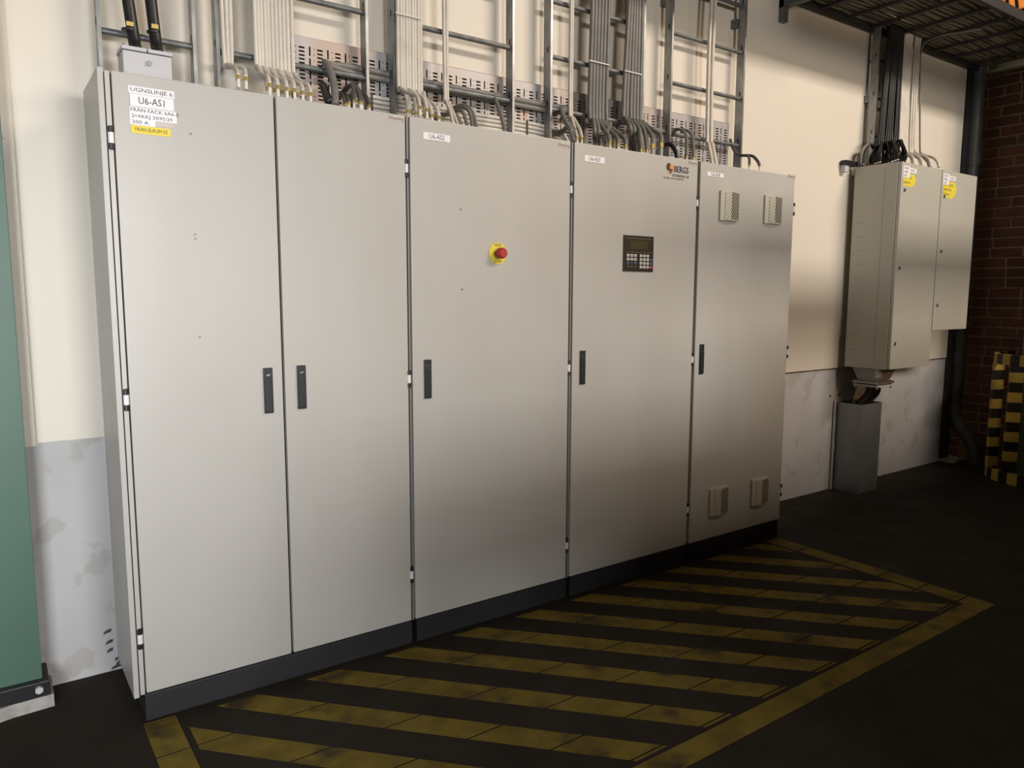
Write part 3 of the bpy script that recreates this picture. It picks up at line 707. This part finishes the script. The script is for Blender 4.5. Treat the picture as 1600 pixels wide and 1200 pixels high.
# flange, funnel and cables under the nearer box
fx, fy = 4.915, .275
gp = thing('cable_flange', 'grey funnel and bolted flange under the nearer wall box', 'cable flange', (fx, fy, .79))
def frustum(bm, cx, cy_, z0, a0, b0, z1, a1, b1):
    lo = [bm.verts.new((cx+sx*a0, cy_+sy*b0, z0)) for sx, sy in ((-1, -1), (1, -1), (1, 1), (-1, 1))]
    hi = [bm.verts.new((cx+sx*a1, cy_+sy*b1, z1)) for sx, sy in ((-1, -1), (1, -1), (1, 1), (-1, 1))]
    bm.faces.new(lo[::-1]); bm.faces.new(hi)
    for j in range(4): bm.faces.new((lo[j], lo[(j+1) % 4], hi[(j+1) % 4], hi[j]))
    return bm
obj('funnel', frustum(B(), fx, fy, .818, .075, .075, Z1B-.001, .105, .11), 'castgrey', gp)
obj('flange_plate', bx(fx-.11, fx+.11, fy-.10, fy+.10, .800, .816, bev=.003), 'castgrey', gp)
obj('flange_plate', bx(fx-.105, fx+.105, fy-.095, fy+.095, .776, .792, bev=.003), 'castgrey', gp)
obj('flange_gasket', bx(fx-.09, fx+.09, fy-.08, fy+.08, .791, .801), 'black', gp)
for sx in (-1, 1):
    for sy in (-1, 1): obj('flange_bolt', cy((fx+sx*.092, fy+sy*.082, .764), (fx+sx*.092, fy+sy*.082, .822), .006, n=6), 'chrome', gp)
obj('stub', cy((4.79, .17, .850), (4.79, .17, Z1B-.0005), .024, .018, n=14), 'white', wb1)
# galvanised duct
DX0, DX1, DY0, DY1, DZ = 4.735, 5.005, .25, WL-.001, .652
du = thing('cable_duct', 'galvanised sheet metal cable duct standing on the floor below the wall box', 'duct', (DX0, DY0, 0))
th = .002
obj('front_sheet', bx(DX0, DX1, DY0, DY0+th, 0, DZ), 'duct', du)
obj('side_sheet', bx(DX0, DX0+th, DY0, DY1, 0, DZ), 'duct', du); obj('side_sheet', bx(DX1-th, DX1, DY0, DY1, 0, DZ), 'duct', du)
obj('back_sheet', bx(DX0, DX1, DY1-th, DY1, 0, DZ), 'duct', du)
obj('folded_edge', bx(DX0-.002, DX0+.004, DY0-.002, DY0+.004, 0, DZ), 'galv', du)
lab = 'thick black cable dropping from the flange into the duct'
for i in range(4):
    x, yv = fx-.055+.036*i, fy-.03+.045*(i % 2)
    x2 = 4.81+.043*i
    cable([(x, yv, .776), (x-.003, yv+.01, .72), (x2, .32+.03*(i % 2), .60), (x2, .34, .30), (x2, .34, .022)], .020, 'bcable', lab, 'cable', 'four black cables into the duct', n=10)
# thin pipe on the plaster beside the duct
p0, p1 = at(1308, 626, WL-.012), at(1303, 764, WL-.012)
co = thing('conduit', 'thin pale conduit fixed to the lower wall left of the duct', 'conduit', (p0.x, WL-.012, 0))
xx = (p0.x+p1.x)/2-.036
obj('pipe', cy((xx, WL-.012, .0), (xx, WL-.012, .66), .0085, n=10), 'castgrey', co)
obj('coupling', cy((xx, WL-.012, .30), (xx, WL-.012, .345), .011, n=10), 'castgrey', co)

# ------------------------------------------------------------------ overhead cable ladder
ov = thing('overhead_cable_ladder', 'overhead cable ladder running along the wall above the wall boxes, full of cables', 'cable ladder', (3.6, .06, 3.26))
OX0, OX1 = 2.6, 6.52
obj('side_rail', bx(OX0, OX1, .385, .410, 3.262, 3.325), 'rail', ov)
obj('side_rail', bx(OX0, OX1, -.295, -.270, 3.262, 3.325), 'rail', ov)
x = 2.75
while x < OX1: obj('rung', bx(x-.014, x+.014, -.275, .390, 3.268, 3.282), 'rail', ov); x += .293
lab = 'brownish cable of the layer lying in the overhead ladder'
for i in range(18):
    yv = -.245+.035*i
    P = [(OX0+.05, yv, 3.304)]
    x = OX0+.6
    while x < OX1-.1: P.append((x, yv+random.uniform(-.012, .012), 3.302+random.uniform(-.002, .008))); x += .35
    P.append((OX1-.03, yv, 3.304))
    cable(P, .0178, 'ocable', lab, 'cable', 'cables lying in the overhead ladder', n=7, k=4)
bk = thing('wall_bracket', 'steel arm bracket carrying the overhead ladder, fixed to the cream wall', 'bracket', (3.98, WY, 3.2))
bz = at(1222, 35, .42)
obj('wall_foot', bx(3.85, 3.90, WY-.035, WY, 3.13, 3.262), 'galv_dark', bk)
obj('arm', bx(3.85, 3.90, -.36, WY-.001, 3.215, 3.2615), 'galv_dark', bk)

# ------------------------------------------------------------------ right corner: dark post, pipe, stick, steel beam
po = thing('corner_post', 'black steel post in the dark corner beside the end of the cream wall', 'column', (6.46, .5, 0))
obj('post', prism(B(), [(6.372, .42), (6.475, .42), (6.475, .43), (6.43, .43), (6.43, .464), (6.372, .464)], 2, .03, 5.9), 'darksteel', po)
obj('base_plate', bx(6.372, 6.55, .32, .464, 0, .03), 'grout', po)
for yv in (.345, .39): obj('bolt', cy((6.50, yv, .03), (6.50, yv, .048), .013, n=6), 'chrome', po)
pp = thing('drain_pipe', 'dark grey drain pipe dropping in the corner with an offset bend', 'pipe', (6.5, .25, 0))
def pa(px, py): return atx(px, py, 6.50)
bm = B(); tube(bm, [Vector((6.5, pa(1527, 108).y, 3.9)), pa(1524, 180), pa(1512, 350), pa(1500, 520), pa(1495, 600), pa(1491, 645), pa(1497, 663), pa(1512, 682), pa(1521, 698), pa(1523, 715), pa(1524, 738)], .058, 16, 5)
obj('pipe', bm, 'pipe', pp, smooth=True)
q = pa(1497, 560); obj('pipe_socket', cy(q+Vector((0, 0, -.05)), q+Vector((0, 0, .05)), .066, n=16), 'pipe', pp)
q = pa(1520, 250); obj('pipe_socket', cy(q+Vector((0, 0, -.05)), q+Vector((0, 0, .05)), .064, n=16), 'pipe', pp)
q = atx(1503, 725, 6.58)
o = obj('wooden_stick', bx(6.56, 6.60, q.y-.028, q.y+.028, 0, .27, bev=.003), 'wood', None, loc=(6.58, q.y, 0)); tag(o, 'short upright wooden batten behind the bend of the drain pipe', 'batten')
q0 = atx(1545, 112, 6.62)
bmn = thing('steel_beam', 'pale green steel channel along the top of the brick wall', 'beam', (6.62, q0.y, q0.z))
bm = B(); box(bm, 6.60, 6.672, -2.2, q0.y, q0.z-.012, q0.z); box(bm, 6.664, 6.672, -2.2, q0.y, q0.z, q0.z+.085); box(bm, 6.60, 6.664, -2.2, q0.y, q0.z+.075, q0.z+.085)
obj('channel', bm, 'beam_green', bmn)
obj('end_plate', bx(6.598, 6.674, q0.y, q0.y+.008, q0.z-.014, q0.z+.087), 'beam_green', bmn)
# lamp added to stand in for an orange glow high on the brick wall
lp = atx(1578, 6, 6.60)
la = thing('added_glow_lamp', 'added orange lamp for a glow high on the brick wall behind dark guard bars', 'lamp', (6.66, lp.y, lp.z))
obj('housing', bx(6.64, 6.675, lp.y-.16, lp.y+.10, lp.z-.07, lp.z+.09, bev=.004), 'darksteel', la)
obj('diffuser', bx(6.60, 6.642, lp.y-.14, lp.y+.08, lp.z-.05, lp.z+.07, bev=.008), 'lampglow', la)
for i in range(4):
    yv = lp.y-.13+.065*i; obj('guard_bar', cy((6.588, yv, lp.z-.08), (6.588, yv+.03, lp.z+.10), .012, n=8), 'darksteel', la)

# ------------------------------------------------------------------ columns
gc = thing('steel_column', 'near green steel column at the left edge, bolted to a black base plate', 'column', (-.5, .39, 0))
obj('flange', bx(-.78, -.272, .318, .345, .10, 6.0, bev=.002), 'green', gc)
obj('web', bx(-.55, -.53, .345, WL-.001, .10, 6.0), 'green', gc)
obj('base_plate', bx(-.85, -.252, .288, .44, .046, .100, bev=.003), 'black', gc)
pb = at(66, 1081, .285)
obj('bolt', cy((-.285, .300, .078), (-.285, .272, .078), .013, n=6), 'castgrey', gc)
obj('bolt_washer', cy((-.285, .292, .078), (-.285, .285, .078), .020, n=14), 'black', gc)
bm = B(); prism(bm, [(-.95, .262), (-.62, .272), (-.45, .266), (-.36, .285), (-.243, .292), (-.240, .440), (-.95, .440)], 2, 0, .046)
obj('grout_pad', bm, 'grout', gc)

fc = thing('steel_column', 'far green steel column at the right edge, behind the yellow and black guard', 'column', (6.32, -.40, 0))
FX0, FY1 = 6.16, -.20
obj('box_section', bx(FX0, 6.50, -.56, FY1, .02, 5.9, bev=.004), 'green_dark', fc)
obj('base_plate', bx(FX0-.05, 6.55, -.60, FY1+.05, 0, .02), 'green_dark', fc)
gu = thing('column_guard', 'yellow and black striped impact guard around the far green column', 'guard', (6.33, -.35, 0))
gc_, R = Vector((6.33, -.35, 0)), .385
def ring(z0, z1, off):
    n = 22
    for i in range(n):
        a0, a1 = math.radians(60+i*11.5+off), math.radians(60+(i+1)*11.5+off)
        bm = B(); pts = []
        for a in (a0, (a0+a1)/2, a1): pts.append((gc_.x+R*math.cos(a), gc_.y+R*math.sin(a)))
        for a in (a1, (a0+a1)/2, a0): pts.append((gc_.x+(R-.03)*math.cos(a), gc_.y+(R-.03)*math.sin(a)))
        prism(bm, pts, 2, z0, z1); obj('yellow_block' if i % 2 else 'black_block', bm, 'gyellow' if i % 2 else 'gblack', gu)
ring(.0, .085, 0); ring(.905, .985, 4)
def bar(pts, z0, z1, ph):
    z = z0; i = 0
    while z < z1-.01:
        h = min(.0765, z1-z); bm = B(); prism(bm, pts, 2, z, z+h)
        obj('yellow_block' if (i+ph) % 2 else 'black_block', bm, 'gyellow' if (i+ph) % 2 else 'gblack', gu); z += h; i += 1
def quadbar(c, ang, wd, dp):
    u = Vector((math.cos(ang), math.sin(ang))); v = Vector((-u.y, u.x)); c = Vector(c)
    return [tuple(c+u*a*wd/2+v*b*dp/2) for a, b in ((-1, -1), (1, -1), (1, 1), (-1, 1))]
bar(quadbar((6.165, -.045), math.radians(-32), .082, .03), .085, .905, 1)
c0 = Vector((6.02, -.185))
u1 = Vector((.055, .030)); u2 = Vector((.050, -.075))
bar([tuple(c0), tuple(c0+u1), tuple(c0+u1+Vector((.02, -.02))), tuple(c0+Vector((.03, 0))), tuple(c0+u2+Vector((.02, .02))), tuple(c0+u2)], .085, .905, 0)

# ------------------------------------------------------------------ the hall opposite the cabinets (out of the picture): beam, with added slab and block
# that shade the lower doors and the floor
o = obj('hall_beam', bx(3.3, 6.6, -1.565, -1.435, 2.90, 3.03), 'rail', None, loc=(5, -1.5, 2.96)); tag(o, 'steel beam over the aisle in front of the cabinets', 'beam')
pf = thing('shade_slab', 'unseen slab added to shade the lower doors and the floor', 'shade_slab', (4, -3.5, 3.4))  # unseen slab, put in to keep the lamp row off the floor
obj('slab', bx(0.9, 6.6, -4.4, -2.7, 3.3, 3.57), 'rail', pf)
mh = thing('shade_block', 'unseen long dark block added to shade the lower doors', 'shade_block', (4, -3.0, 0))  # unseen block, shaped to cut the daylight low on the doors
obj('housing', bx(0.80, 6.6, -3.1, -2.8, 0.76, 1.18, bev=.02), 'darksteel', mh)
obj('base', bx(1.65, 6.6, -3.08, -2.82, 0.0, 0.755), 'darksteel', mh)
obj('upper_block', bx(2.45, 6.6, -3.09, -2.81, 1.181, 1.62), 'darksteel', mh)
obj('leg', bx(0.85, 0.93, -3.05, -2.95, 0, 0.755), 'darksteel', mh)
